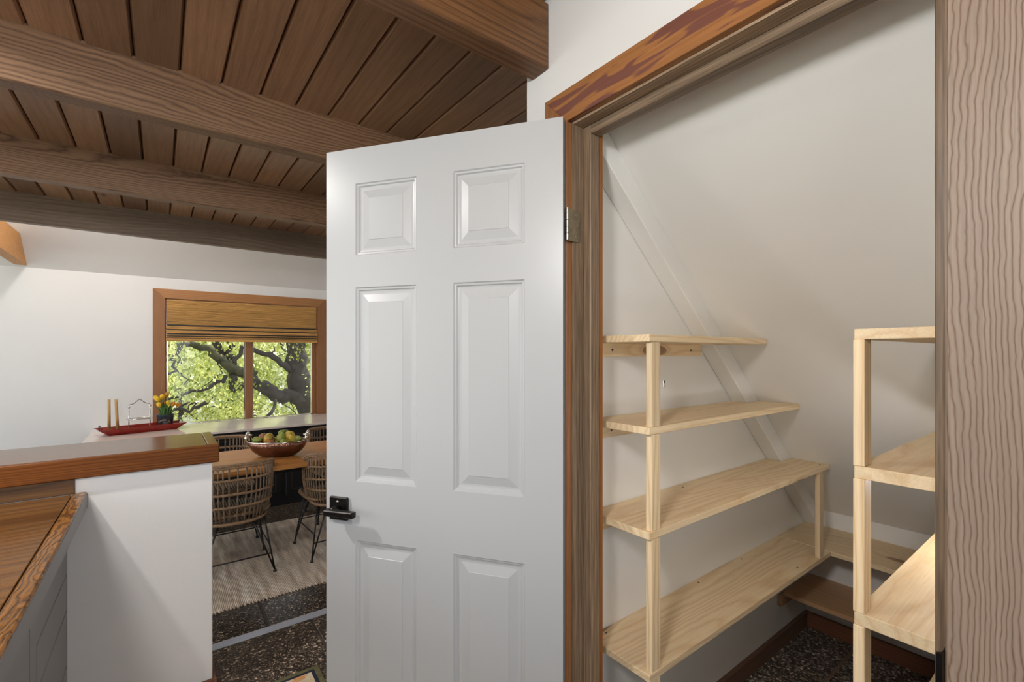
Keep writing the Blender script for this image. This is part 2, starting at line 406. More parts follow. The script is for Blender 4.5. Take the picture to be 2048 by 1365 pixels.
# --- ceiling of boards
ceil = obj('ceiling', box(LX, RX, KY, 4.31, CZ + .03, CZ + .12), 'beam_dark', kind='structure', label='wooden ceiling of brown tongue and groove boards', cat='ceiling')
pitch = .13; X = .057 - 27 * pitch
def board_mesh(y0, y1):
    h = pitch / 2 - .0018; c = .006
    return prism([(-h, 0.012), (-h + c, 0.), (h - c, 0.), (h, 0.012), (h, .03), (-h, .03)], 'y', y0, y1)
full = short = None
while X < RX:
    y0 = KY if X + pitch < WX else 1.123
    o = obj('ceiling_board', board_mesh(y0, 4.25), 'ceil_board') if (full is None or y0 != full[1]) else None
    if o is None:
        o = bpy.data.objects.new('ceiling_board', full[0]); COL.objects.link(o)
    else: full = (o.data, y0)
    o.location = (X + pitch / 2, 0, CZ); o.parent = ceil
    X += pitch
# --- beams
def beam(y0, y1, x0, x1, mat, label, z0=2.238):
    return obj('ceiling_beam', box(x0, x1, y0, y1, z0, CZ + .012, .004), mat, label=label, cat='beam')
beam(1.02, 1.097, LX, WX, 'beam_warm', 'brown ceiling beam butting into the white wall above the pantry door casing')
beam(2.067, 2.142, LX, RX, 'beam', 'knotty brown ceiling beam next to the one that meets the pantry wall')
beam(3.143, 3.220, LX, RX, 'beam', 'brown ceiling beam with swirling grain beside the dark last beam')
beam(4.241, 4.31, LX, RX, 'beam_dark', 'dark grey-brown last ceiling beam bordering the white sloped ceiling')
# cross beam ending on the white slope
sl_y = lambda z: FY - (z - 2.17) / .9
obj('cross_beam', prism([(4.31, 2.185), (sl_y(2.185), 2.185), (sl_y(2.42), 2.42), (4.31, 2.42)], 'x', -1.033, -.953, bev=.003), 'beam_orange',
    label='short orange-brown cross beam running into the white sloped ceiling', cat='beam')
# --- far white slope and wall over the last beam
obj('ceiling_slope', prism([(FY, 2.17), (4.31, 3.655), (4.31, 3.80), (FY + .12, 2.17)], 'x', LX, RX), 'white_far', kind='structure', label='white sloped ceiling above the window wall', cat='ceiling')
obj('wall_above_beam', box(LX, RX, 4.30, 4.42, CZ + .02, 3.7), 'white_far', kind='structure', label='white upright wall hidden above the last beam', cat='wall')

# --- window wall with opening
wx0, wx1, wz1 = .039, 1.533, 1.962     # opening
ow = bmesh.new()
for b_ in ((LX, wx0, -.3, 2.2), (wx1, RX, -.3, 2.2), (wx0, wx1, wz1, 2.2), (wx0, wx1, -.3, .63)):
    box(b_[0], b_[1], FY, FY + .14, b_[2], b_[3], bm=ow)
obj('wall_window', ow, 'white_far', kind='structure', label='white far wall around the dining window', cat='wall')
obj('wall_right', box(RX, RX + .12, 1.0, FY + .14, -.3, 3.8), 'white_far', kind='structure', label='white right hand wall of the dining area', cat='wall')

obj('wall_left', box(LX - .12, LX, KY, .9, -.3, CZ + .1), 'white', kind='structure', label='white left hand wall of the kitchen behind the counter', cat='wall')
# --- pantry door wall
pw = bmesh.new()
box(WX, WB, .95, 1.123, 0, CZ + .03, bm=pw); box(WX, WB, .12, .95, 2.06, CZ + .03, bm=pw); box(WX, WB, KY, .12, 0, CZ + .03, bm=pw)
obj('wall_door', pw, 'white', kind='structure', label='white wall around the pantry doorway', cat='wall')
obj('wall_pantry_left', box(WB, KX + .12, PY1, 1.123, 0, 2.45), 'white_pantry', kind='structure', label='white left wall of the pantry behind the tall shelves', cat='wall')
obj('wall_pantry_right', box(WB, KX + .12, PY0 - .1, PY0, 0, 2.45), 'white_pantry', kind='structure', label='white right wall of the pantry', cat='wall')
obj('wall_pantry_back', box(KX, KX + .12, PY0, PY1, 0, slope(KX)), 'white_pantry', kind='structure', label='low white knee wall at the back of the pantry', cat='wall')
obj('ceiling_pantry', prism([(WB, slope(WB)), (KX, slope(KX)), (KX + .12, slope(KX)), (KX + .12, slope(KX) + .12), (WB, slope(WB) + .25)], 'y', PY0, PY1), 'white_pantry', kind='structure', label='white sloped pantry ceiling falling towards the back', cat='ceiling')
obj('rafter', prism([(WB, 2.925 - .908 * WB), (KX, 2.925 - .908 * KX), (KX, slope(KX)), (WB, slope(WB))], 'y', PY1 - .066, PY1 - .0005, bev=.003), 'white_pantry', kind='structure', label='white painted diagonal rafter along the pantry wall', cat='rafter')
obj('baseboard_back', box(KX - .018, KX, PY0, PY1, 0, .075, .002), 'baseboard', kind='structure', label='red-brown baseboard along the pantry back wall', cat='baseboard')
obj('baseboard_left', box(WB, KX - .018, PY1 - .018, PY1, 0, .075, .002), 'baseboard_x', kind='structure', label='grey-brown baseboard along the pantry left wall', cat='baseboard')

# --- door casing and jambs (trim_1)
t1 = thing('trim_1', (WX, .53, 0), 'brown wooden casing and jambs of the pantry doorway', 'door frame', kind='structure')
C0, C1 = .893, WX
yi, yo, ri, ro, zi, zo = .926, 1.017, .150, .059, 2.041, 2.130
obj('casing_head', prism([(ri, zi), (yi, zi), (yo, zo), (ro, zo)], 'x', C0, C1, bev=.0015), 'casing', t1, label='orange-brown head casing with dark wine-red stains')
obj('casing_side', prism([(yi, 0), (yo, 0), (yo, zo), (yi, zi)], 'x', C0, C1, bev=.0015), 'casing_z', t1)
obj('casing_side', prism([(ri, 0), (ro, 0), (ro, zo), (ri, zi)], 'x', C0, C1, bev=.0015), 'casing_pale', t1, label='pale pinkish casing board with bold swirling grain')
obj('jamb', box(C1, WB, .920, .95, 0, 2.06), 'jamb_z', t1)
obj('jamb', box(C1, WB, .12, .155, 0, 2.06), 'jamb_z', t1)
obj('jamb_head', box(C1, WB, .155, .920, 2.035, 2.06), 'jamb_y', t1)
obj('door_stop', box(.951, .9895, .8906, .9195, 0, 2.035, .0025), 'jamb_z', t1)
obj('door_stop', box(.93, .9895, .1555, .170, 0, 2.035, .005, seg=3), 'jamb_z', t1)
obj('door_stop_head', box(.951, .9895, .170, .8906, 2.010, 2.0345, .0025), 'jamb_y', t1)
obj('jamb_edge', box(.990, 1.001, .8906, .9195, 0, 2.02), 'edge_orange', t1, label='bare orange wood edge at the pantry side')
st = obj('strike_plate', prism([(.898, .1555), (.936, .1555), (.936, .157), (.905, .157), (.899, .1625), (.896, .1625)], 'z', .87, .965, bev=.0006), 'bronze', t1)

# --- the door (door_1)
DA = math.radians(125.41)
d1 = bpy.data.objects.new('door_1', None); COL.objects.link(d1)
d1.location = (.862, .907, 0); d1.rotation_euler = (0, 0, DA)
tag(d1, 'white six-panel door swung wide open with black lever handle', 'door', kind='structure')
DW, DT, DB = .762, 2.036, .012
xs = [0, .107, .322, .442, .654, DW]
zs = [DB, .235, DT - 1.219, DT - 1.036, DT - .433, DT - .333, DT - .110, DT]
slab = bmesh.new()
for yy, flip in ((0., False), (-.035, True)):
    g = [[slab.verts.new((x, yy, z)) for z in zs] for x in xs]
    for i in range(5):
        for j in range(7):
            if i in (1, 3) and j in (1, 3, 5) and not flip: continue
            q = [g[i][j], g[i + 1][j], g[i + 1][j + 1], g[i][j + 1]]
            slab.faces.new(q)
    if not flip: front = g
    else: back = g
per_f = [front[i][0] for i in range(6)] + [front[5][j] for j in range(1, 8)] + [front[i][7] for i in range(4, -1, -1)] + [front[0][j] for j in range(6, 0, -1)]
per_b = [back[i][0] for i in range(6)] + [back[5][j] for j in range(1, 8)] + [back[i][7] for i in range(4, -1, -1)] + [back[0][j] for j in range(6, 0, -1)]
for i in range(len(per_f)):
    k = (i + 1) % len(per_f); slab.faces.new((per_f[i], per_f[k], per_b[k], per_b[i]))
def dobj(name, bm, mat, par=d1, smooth=False, label=None):
    o = obj(name, bm, mat, smooth=smooth, label=label); o.parent = par; return o
so = dobj('slab', slab, 'door')
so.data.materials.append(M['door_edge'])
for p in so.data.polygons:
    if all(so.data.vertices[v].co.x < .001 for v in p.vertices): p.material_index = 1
PROF = [(0, 0), (.003, -.0035), (.008, -.0045), (.011, -.0085), (.016, -.0095), (.022, -.0095), (.046, -.0030), (.0475, -.0018)]
def panel(x0, x1, z0, z1):
    b = bmesh.new(); R = []
    for i, y in PROF:
        R.append([b.verts.new(c) for c in ((x0 + i, y, z0 + i), (x1 - i, y, z0 + i), (x1 - i, y, z1 - i), (x0 + i, y, z1 - i))])
    for A, B in zip(R, R[1:]):
        for j in range(4): b.faces.new((A[j], A[(j + 1) % 4], B[(j + 1) % 4], B[j]))
    b.faces.new(R[-1]); return b
for i in (1, 3):
    for j in (1, 3, 5): dobj('panel', panel(xs[i], xs[i + 1], zs[j], zs[j + 1]), 'door')
hx, hz = DW - .052, .912
hd = dobj('lever_handle', box(hx - .033, hx + .033, 0., .011, hz - .036, hz + .036, .0025), 'bronze', label='square black lever set')
nk = lathe([(.0125, 0), (.0125, .034)], 16); bmesh.ops.rotate(nk, verts=nk.verts[:], matrix=Matrix.Rotation(-math.pi / 2, 3, 'X')); bmesh.ops.translate(nk, verts=nk.verts[:], vec=(hx, .009, hz))
dobj('neck', nk, 'bronze', hd, True)
dobj('lever', prism([(hx + .022, .034), (hx + .017, .060), (hx - .082, .057), (hx - .088, .050), (hx - .085, .036)], 'z', hz - .009, hz + .009, bev=.0025), 'bronze', hd)
pn = lathe([(.005, 0), (.005, .002)], 12); bmesh.ops.rotate(pn, verts=pn.verts[:], matrix=Matrix.Rotation(-math.pi / 2, 3, 'X')); bmesh.ops.translate(pn, verts=pn.verts[:], vec=(hx + .002, .0105, hz + .022))
dobj('privacy_pin', pn, 'steel', hd, True)
# hinge on the jamb
hg = bpy.data.objects.new('hinge', None)
hinge = obj('hinge', lathe([(.0062, 1.708), (.0062, 1.796)], 12, (.8845, .9135, 0)), 'steel', smooth=False); hinge.parent = d1
hinge.matrix_parent_inverse = (Matrix.Translation((.862, .907, 0)) @ Matrix.Rotation(DA, 4, 'Z')).inverted()
def hpart(name, bm, mat):
    o = obj(name, bm, mat); o.parent = hinge; return o
lf = []
for k in range(5): a = math.pi / 2 * k / 4; lf.append((.925 + .013 * math.cos(a) * 1., 1.783 + .013 * math.sin(a)))
for k in range(5): a = math.pi / 2 * k / 4; lf.append((.925 + .013 * math.sin(a), 1.721 - .013 * math.cos(a)))
pts = [(.889, 1.708), (.925, 1.708)] + [(.925 + .013 * math.sin(math.pi / 2 * k / 4), 1.721 - .013 * math.cos(math.pi / 2 * k / 4)) for k in range(1, 5)] + [(.925 + .013 * math.cos(math.pi / 2 * k / 4), 1.783 + .013 * math.sin(math.pi / 2 * k / 4)) for k in range(0, 5)] + [(.889, 1.796)]
hpart('leaf', prism(pts, 'y', .9165, .9202), 'brass_old')
for zz, xx in ((1.723, .920), (1.752, .930), (1.782, .920)):
    sc = lathe([(.0042, 0), (.003, .0015)], 10); bmesh.ops.rotate(sc, verts=sc.verts[:], matrix=Matrix.Rotation(math.pi / 2, 3, 'X')); bmesh.ops.translate(sc, verts=sc.verts[:], vec=(xx, .917, zz)); hpart('screw', sc, 'brass_old')
for zz in (1.726, 1.744, 1.762, 1.780):
    hpart('knuckle_ring', lathe([(.0066, zz - .0008), (.0066, zz + .0008)], 12, (.8845, .9135, 0)), 'screw')

# ================================================================== pantry shelving
SH = [(.531, 2.33), (.915, slope_x(.915)), (1.198, slope_x(1.198)), (1.450, slope_x(1.450))]
T = .020; SX = 1.045; SY = .765
u1 = thing('shelf_unit', (1.6, .87, 0), 'tall pine shelf unit against the pantry left wall with four deep boards', 'shelf unit')
for z, xe in SH:
    xr = min(rafter_x(z), xe)
    if z < .6: pts = [(SX, SY), (xe, SY), (xe, PY1), (SX, PY1)]
    else: pts = [(SX, SY), (xe, SY), (xe, PY1 - .068), (xr - .002, PY1 - .068), (xr - .002, PY1 - .001), (SX, PY1 - .001)]
    s_ = obj('shelf', prism(pts, 'z', z - T, z, bev=.0012), 'pine_x', u1)
lv = [0.] + [z for z, _ in SH]
for a, b_ in zip(lv, lv[1:]):
    obj('post', box(1.058, 1.097, SY + .002, SY + .021, a, b_ - T, .0012), 'pine_z', u1)
obj('post', box(2.215, 2.253, SY + .002, SY + .021, .531, .915 - T, .0012), 'pine_z', u1)
for z, x1_ in ((1.450, rafter_x(1.43) - .008), (1.198, 1.28), (.915, 1.16), (.531, 2.3)):
    c_ = obj('cleat', box(1.005, x1_, PY1 - .020, PY1, z - T - .042, z - T, .001), 'pine_x', u1)
    for xx in ((1.13, x1_ - .07) if z > 1.4 else ((1.125,) if z > 1.1 else ())):
        sc = lathe([(.0045, 0), (.003, .0025)], 10); bmesh.ops.rotate(sc, verts=sc.verts[:], matrix=Matrix.Rotation(math.pi / 2, 3, 'X')); bmesh.ops.translate(sc, verts=sc.verts[:], vec=(xx, PY1 - .0195, z - T - .021))
        o = obj('screw', sc, 'screw'); o.parent = c_
for (xx, yy, z) in ((1.10, .965, .531), (1.35, .965, .531), (1.62, .965, .531), (1.95, .965, .531), (2.28, .79, .915), (1.5, .955, .915), (2.05, .79, .531)):
    obj('screw', lathe([(.004, z), (.003, z + .001)], 10, (xx, yy, 0)), 'screw', u1)

u2 = thing('shelf_unit', (1.6, .2, 0), 'pine shelf unit by the pale casing, its sawn board ends facing the door', 'shelf unit')
for z in (.531, .911, 1.187, 1.445):
    t_ = .024 if z < 1.4 else .020
    obj('shelf', prism([(SX, .085), (min(slope_x(z), 2.33 if z < .6 else 9), .085), (min(slope_x(z), 2.33 if z < .6 else 9), .305), (SX, .305)], 'z', z - t_, z, bev=.0012), 'pine_x', u2)
lv = [(0., .507), (.531, .887), (.911, 1.163), (1.187, 1.425)]
for a, b_ in lv:
    obj('post', box(SX - .001, SX + .037, .288, .3065, a, b_, .0012), 'pine_z', u2)

u3 = thing('shelf_unit', (2.5, .5, 0), 'pair of low pine shelves along the pantry back wall', 'shelf unit')
obj('shelf', prism([(2.332, .307), (KX, .307), (KX, PY1), (2.332, PY1)], 'z', .531 - T, .531, bev=.0012), 'pine_y', u3)
obj('shelf', prism([(2.345, PY0 + .005), (KX, PY0 + .005), (KX, PY1 - .02), (2.345, PY1 - .02)], 'z', .25, .27, bev=.0012), 'pine_brown', u3, label='brownish lower shelf board')
obj('cleat', box(2.33, KX, PY1 - .022, PY1, .205, .25, .001), 'pine_brown', u3)
# wall anchor left in the pantry wall
wa = thing('wall_anchor', (1.43, PY1, 1.3), 'small pale wall anchor with a dark hole in the pantry wall', 'anchor')
obj('plate', box(1.425, 1.436, PY1 - .002, PY1 + .002, 1.276, 1.302, .0012), 'silver', wa)
obj('hole', box(1.428, 1.433, PY1 - .003, PY1 + .002, 1.291, 1.300, .0008), 'black', wa)

# ================================================================== half wall, bar top, counter
HY, HX = 2.21, .167
obj('wall_half', box(LX, HX, HY, 2.545, 0, .9605, .003), 'white_pony', kind='structure', label='white half wall carrying the wooden bar top', cat='wall')
hb = obj('baseboard_half_wall', box(HX, HX + .014, HY - .014, 2.545, 0, .092, .002), 'baseboard', kind='structure', label='brown baseboard round the end of the half wall', cat='baseboard')
obj('baseboard_return', box(-.255, HX, HY - .014, HY, 0, .092, .002), 'baseboard', hb)
bt = thing('bar_top', (-1., 2.38, .962), 'glossy brown wooden bar top capping the white half wall', 'bar top')
obj('front_board', box(LX, .188, 2.188, 2.214, .962, 1.031, .003), 'bar_edge', bt)
obj('top_panel', box(LX, .150, 2.215, 2.571, .985, 1.0305, .0015), 'bar', bt)
obj('end_board', box(.1515, .188, 2.2145, 2.571, .962, 1.031, .003), 'bar', bt)
obj('backsplash', box(LX, -.237, HY - .012, HY, .909, .962, .002), 'splash', label='narrow dark wooden backsplash strip between counter and bar top', cat='backsplash')
ct = thing('countertop', (-.5, 1.5, .85), 'glossy varnished wooden kitchen countertop with a worn raised front strip', 'countertop')
obj('top_panel', box(-.86, -.2455, KY, HY - .013, .86, .907, .001), 'counter', ct)
obj('front_strip', box(-.2425, -.206, KY, HY, .857, .910, .004), 'counter_lip', ct)
obj('front_fascia', box(-.2115, -.205, KY, HY - .0005, .853, .9035, .001), 'cab', ct, label='grey painted front face of the counter edge')
kb = thing('base_cabinet', (-.5, 1.5, 0), 'grey painted base cabinet with flush drawers under the kitchen counter', 'cabinet')
FXc = -.257
obj('body', box(-.86, FXc - .006, KY, HY, .0, .857), 'cab_in', kb)
fr = bmesh.new()
for (y0, y1, z0, z1) in ((KY, HY, .81, .857), (1.634, HY, .640, .81), (1.634, 1.706, .09, .640), (2.197, HY, .09, .640), (KY, 1.634, 0, .09), (1.634, HY, 0., .09), (.95, 1.02, .09, .81)):
    box(FXc - .0055, FXc, y0 + .0004, y1 - .0004, z0, z1, bm=fr)
obj('face_frame', fr, 'cab', kb)
for z0, z1 in ((.514, .634), (.323, .509), (.096, .318)):
    obj('drawer_front', box(FXc - .0055, FXc + .0005, 1.712, 2.191, z0 + .001, z1 - .001, .002), 'cab', kb)
obj('cabinet_door', box(FXc - .0055, FXc + .001, 1.025, 1.624, .094, .800, .002), 'cab', kb)
obj('cabinet_door', box(FXc - .0055, FXc + .001, .2, .945, .094, .800, .002), 'cab', kb)

# ================================================================== dining: ledge, window
LZ = .65
lg = thing('window_ledge', (1., 5.5, STEP), 'long black cabinet ledge with a pale polished stone top under the window', 'sideboard')
obj('stone_top', box(-.52, RX - .01, 5.19, FY + .02, LZ - .022, LZ, .002), 'stone', lg)
obj('carcass', box(-.48, RX - .02, 5.26, FY - .001, STEP, LZ - .022), 'black_wood', lg)
for k in range(5):
    x0 = -.44 + k * .74
    p_ = obj('cabinet_panel', box(x0, x0 + .70, 5.244, 5.26, STEP + .10, LZ - .05, .003), 'black_wood', lg)
    f_ = bmesh.new()
    for q in ((x0 + .05, x0 + .65, LZ - .112, LZ - .100), (x0 + .05, x0 + .65, STEP + .15, STEP + .162), (x0 + .05, x0 + .062, STEP + .15, LZ - .1), (x0 + .638, x0 + .65, STEP + .15, LZ - .1)):
        box(q[0], q[1], 5.240, 5.2445, q[2], q[3], bm=f_)
    o = obj('moulding', f_, 'black_trim'); o.parent = p_

w1 = thing('window_1', (.8, FY, LZ), 'wooden framed two-pane window looking onto a tree', 'window', kind='structure')
ox0, ox1, oz1 = -.061, 1.633, 2.058
ya, yb = FY - .022, FY
obj('casing_head', prism([(wx0, wz1), (wx1, wz1), (ox1, oz1), (ox0, oz1)], 'y', ya, yb, bev=.001), 'window_wood', w1)
obj('casing_side', prism([(ox0, LZ), (wx0, LZ), (wx0, wz1), (ox0, oz1)], 'y', ya, yb, bev=.001), 'window_wood_z', w1)
obj('casing_side', prism([(ox1, LZ), (wx1, LZ), (wx1, wz1), (ox1, oz1)], 'y', ya, yb, bev=.001), 'window_wood_z', w1)
jb = bmesh.new()
for q in ((wx0, wx0 + .012, LZ, wz1), (wx1 - .012, wx1, LZ, wz1), (wx0, wx1, wz1 - .012, wz1)): box(q[0], q[1], FY, FY + .12, q[2], q[3], bm=jb)
obj('jamb_liner', jb, 'window_wood_z', w1)
obj('mullion', box(.765, .838, FY + .03, FY + .085, LZ, wz1 - .012, .003), 'window_wood_z', w1)
obj('track', box(1.478, 1.521, FY + .03, FY + .08, LZ, wz1 - .012, .004), 'window_wood_z', w1)
for x0, x1_ in ((.051, .766), (.837, 1.48)):
    p_ = obj('pane', box(x0, x1_, FY + .052, FY + .058, LZ, wz1 - .012), 'glass', w1)
    fr_ = bmesh.new()
    for q in ((x0, x0 + .012, LZ, wz1 - .012), (x1_ - .012, x1_, LZ, wz1 - .012), (x0, x1_, LZ, LZ + .010)): box(q[0], q[1], FY + .042, FY + .066, q[2], q[3], bm=fr_)
    o = obj('sash_frame', fr_, 'silver'); o.parent = p_

# bamboo roman blind
bl = thing('bamboo_blind', (.79, FY, 1.5), 'rolled up bamboo roman blind filling the top of the window', 'blind')
def slats(z0, z1, y, r, x0=.053, x1=1.517):
    b = bmesh.new(); z = z0
    while z < z1:
        rr = r * random.uniform(.7, 1.25)
        tube([(x0, y + random.uniform(-.001, .001), z), (x0 + .5, y, z + random.uniform(-.0015, .0015)), (x1, y, z)], rr, 5, bm=b); z += rr * 1.9
    return b
obj('blind_slats', slats(1.698, 1.944, FY - .008, .0058), 'bamboo', bl, kind='stuff')
obj('headrail', box(.05, 1.52, FY - .002, FY + .02, 1.93, 1.952), 'bamboo', bl)
obj('gap_shade_sheet', box(.055, 1.515, FY + .004, FY + .012, 1.53, 1.94), 'black_trim', bl)  # dark sheet added so the gaps between folds look shaded
for k, (z0, z1, y) in enumerate(((1.645, 1.686, .016), (1.601, 1.636, .034), (1.577, 1.597, .028), (1.554, 1.573, .022), (1.518, 1.550, .030))):
    obj('fold', slats(z0 + .006, z1 - .006, FY - y, .0062, .046, 1.526), 'bamboo', bl)
cords = bmesh.new()
tube([(.075, FY - .03, 1.52), (.02, FY - .034, 1.2), (.000, FY - .034, .94)], .0014, 4, bm=cords); tube([(.085, FY - .03, 1.52), (.032, FY - .034, 1.2), (.000, FY - .034, .94)], .0014, 4, bm=cords)
cd_ = obj('pull_cord', cords, 'cord', bl)
o = obj('tassel', lathe([(.003, 0), (.009, .008), (.009, .022), (.003, .032)], 10, (.0, FY - .034, .912)), 'cord'); o.parent = cd_

# ================================================================== rug, table, chairs
rg = obj('jute_rug', box(-.7, 2.7, 3.313, 4.74, STEP, STEP + .010, .003), 'rug', label='woven beige jute rug under the dining table and chairs', cat='rug')
fg = bmesh.new()
for k in range(170):
    x = -.695 + k * .02; tube([(x, 3.318, STEP + .006), (x + random.uniform(-.004, .004), 3.304 - random.uniform(0, .008), STEP + .004)], .006, 4, bm=fg)
obj('edge_fringe', fg, 'rug', rg, kind='stuff')
mt = thing('floor_mat', (.25, 1.7, 0), 'small floral kitchen mat with green border on the dark tile floor', 'mat')
obj('field', box(-.19, .525, 1.0, 2.138, 0., .007, .002), 'mat', mt)
obj('inner_border', box(-.205, .540, .985, 2.153, 0., .0065, .002), 'mat_dark', mt)
obj('outer_border', box(-.225, .560, .965, 2.173, 0., .006, .002), 'mat_green', mt)

TZ = STEP + .75
tb = thing('dining_table', (1.0, 4.15, STEP), 'long honey-coloured wooden dining table on a black base', 'table')
for k in range(4):
    y0 = 3.74 + k * .205
    obj('plank', box(-.2, 2.25, y0, y0 + .2045, TZ - .036, TZ, .0015), 'table', tb)
obj('apron', box(-.05, 2.1, 3.95, 4.34, TZ - .11, TZ - .036, .003), 'black_wood', tb)
for x in (.0, 2.05):
    obj('leg', box(x - .05, x + .05, 4.0, 4.29, STEP + .07, TZ - .11, .004), 'black_wood', tb)
    obj('foot', box(x - .06, x + .06, 3.84, 4.46, STEP + .0105, STEP + .07, .006), 'black_wood', tb)

def make_chair():
    """faces +y, origin at the floor centre"""
    root = bpy.data.objects.new('rattan_chair', None); COL.objects.link(root); root['_loc'] = (0, 0, 0)
    def shell(a, h):       # a -1..1 round the back, h 0..1 up
        th = a * math.radians(88)
        wv = .205 + .040 * math.sin(min(h, .7) / .7 * math.pi / 2)
        sn, cs = math.sin(th), math.cos(th)
        x = wv * math.copysign(abs(sn) ** .75, sn)
        bulge = -.055 * (h ** 1.2) - .02 * math.sin(h * math.pi)
        y = -.02 - .20 * abs(cs) ** .62 + bulge * abs(cs) ** .5
        top = .805 - .06 * abs(a) ** 6
        z = .395 + (top - .395) * h + .03 * (1 - h) * abs(a) ** 2
        return Vector((x, y, z))
    A = [-1 + 2 * k / 40 for k in range(41)]
    rim = [shell(a, 1) for a in A]
    side_r = [shell(1, 1 - k / 10) for k in range(1, 11)]
    bot = [shell(a, 0) for a in A[::-1]]
    side_l = [shell(-1, k / 10) for k in range(1, 10)]
    bf = obj('back_frame', tube(rim + side_r + bot[1:] + side_l, .0125, 7, True), 'rattan', root, True)
    b = bmesh.new()
    for h, r in ((.30, .0095), (.52, .0095), (.76, .0095), (.965, .009)): tube([shell(a, h) + Vector((0, -.006, .004 * math.sin(a * 60))) for a in A], r, 6, bm=b)
    obj('back_band', b, 'rattan', root, True, kind='stuff')
    b = bmesh.new()
    for k in range(25):
        a = -.97 + 1.94 * k / 24; tube([shell(a, h) for h in (0, .25, .5, .75, 1)], .0056, 5, bm=b)
    obj('back_rods', b, 'rattan_grey', root, True, kind='stuff')
    # seat
    n = 32
    def sr(k):
        a = 2 * math.pi * k / n; c, s_ = math.cos(a), math.sin(a)
        return Vector((.225 * math.copysign(abs(c) ** .6, c), .02 + .22 * math.copysign(abs(s_) ** .6, s_), .445 - .02 * (s_ > .6) * s_))
    obj('seat_rim', tube([sr(k) for k in range(n)], .014, 7, True), 'rattan', root, True)
    b = bmesh.new()
    for k in range(24):
        x = -.207 + .018 * k; h = .20 * (1 - (abs(x) / .235) ** 5)
        tube([(x, .02 - h, .445), (x, .0, .432), (x, .02 + h, .436)], .0078, 5, bm=b)
    obj('seat_weave', b, 'rattan_grey', root, True, kind='stuff')
    b = bmesh.new()
    tube([(-.17, -.15, .42), (.17, -.15, .42), (.17, .17, .42), (-.17, .17, .42)], .007, 6, True, bm=b)
    obj('seat_frame', b, 'black', root, True)
    for sx in (-1, 1):
        for sy in (-1, 1):
            foot = Vector((sx * .235, sy * .225 if sy < 0 else .225, .012))
            b = bmesh.new()
            tube([(sx * .17, sy * .16 - sy * .0, .42), foot], .006, 6, bm=b)
            tube([(sx * .09, sy * .165, .42), foot], .006, 6, bm=b) if sy < 0 else tube([(sx * .17, .06, .42), foot], .006, 6, bm=b)
            lg_ = obj('leg', b, 'black', root, True)
            o = obj('foot_pad', lathe([(.013, 0), (.013, .006), (.007, .016)], 10, (foot.x, foot.y, 0)), 'black'); o.parent = lg_
    for (p, q) in (((-.215, -.206, .13), (.215, -.206, .13)), ((-.205, .200, .20), (.205, .200, .20)), ((-.207, -.20, .19), (-.207, .20, .19)), ((.207, -.20, .19), (.207, .20, .19))):
        obj('stretcher', tube([p, q], .005, 6), 'black', root, True)
    return root
ch0 = make_chair()
spots = [(.42, 3.90, 0, 'rattan dining chair with black wire legs, its back to the half wall corner'),
         (1.125, 3.90, 3, 'rattan dining chair with black wire legs whose back the open door edge partly hides'),
         (.42, 4.66, 180, 'rattan dining chair across the table, half hidden behind the bar top corner and fruit bowl'),
         (1.38, 4.66, 180, 'rattan dining chair across the table, just past the fruit bowl handle towards the door')]
for i, (x, y, a, lab) in enumerate(spots):
    o = ch0 if i == 0 else copy_tree(ch0)
    o.location = (x, y, STEP + .0105); o.rotation_euler = (0, 0, math.radians(a))
    tag(o, lab, 'chair', 'rattan chairs around the dining table')

# ================================================================== fruit bowl
BC = Vector((.752, 4.10, TZ)); BR = math.radians(-30)
bw = thing('fruit_bowl', BC, 'oval hammered copper fruit bowl with silver branch handles on the table', 'bowl')
outer = [(.09, 0.), (.14, .012), (.185, .045), (.212, .085), (.226, .125)]
inner = [(.220, .126), (.205, .085), (.178, .048), (.13, .018), (.02, .014)]
obj('bowl', lathe(outer + inner, 40, BC, 1., .62, rot=BR), 'copper', bw, True)
rim = [BC + Vector((.224 * math.cos(a) * math.cos(BR) - .139 * math.sin(a) * math.sin(BR), .224 * math.cos(a) * math.sin(BR) + .139 * math.sin(a) * math.cos(BR), .126)) for a in [2 * math.pi * k / 40 for k in range(40)]]
obj('rim', tube(rim, .0045, 6, True), 'silver', bw, True)
for s_ in (-1, 1):
    dirv = Vector((math.cos(BR), math.sin(BR), 0)) * s_; pv = Vector((-math.sin(BR), math.cos(BR), 0))
    e = BC + dirv * .218 + Vector((0, 0, .124))
    b = bmesh.new()
    for q in (-1, 1):
        tube([e + pv * .03 * q, e + pv * .034 * q + Vector((0, 0, .03)) + dirv * .01, e + dirv * .012 + pv * .02 * q + Vector((0, 0, .046)), e - dirv * .02 + pv * .0 + Vector((0, 0, .044))], [.009, .011, .013, .008], 8, bm=b)
    hdl = obj('handle', b, 'silver', bw, True)
    for q, dz in ((-.012, .062), (.014, .066)):
        o = obj('knob', lathe([(.002, -.011), (.008, -.008), (.0115, 0), (.008, .008), (.002, .011)], 10, e + dirv * .01 + pv * q + Vector((0, 0, dz))), 'silver', smooth=True); o.parent = hdl
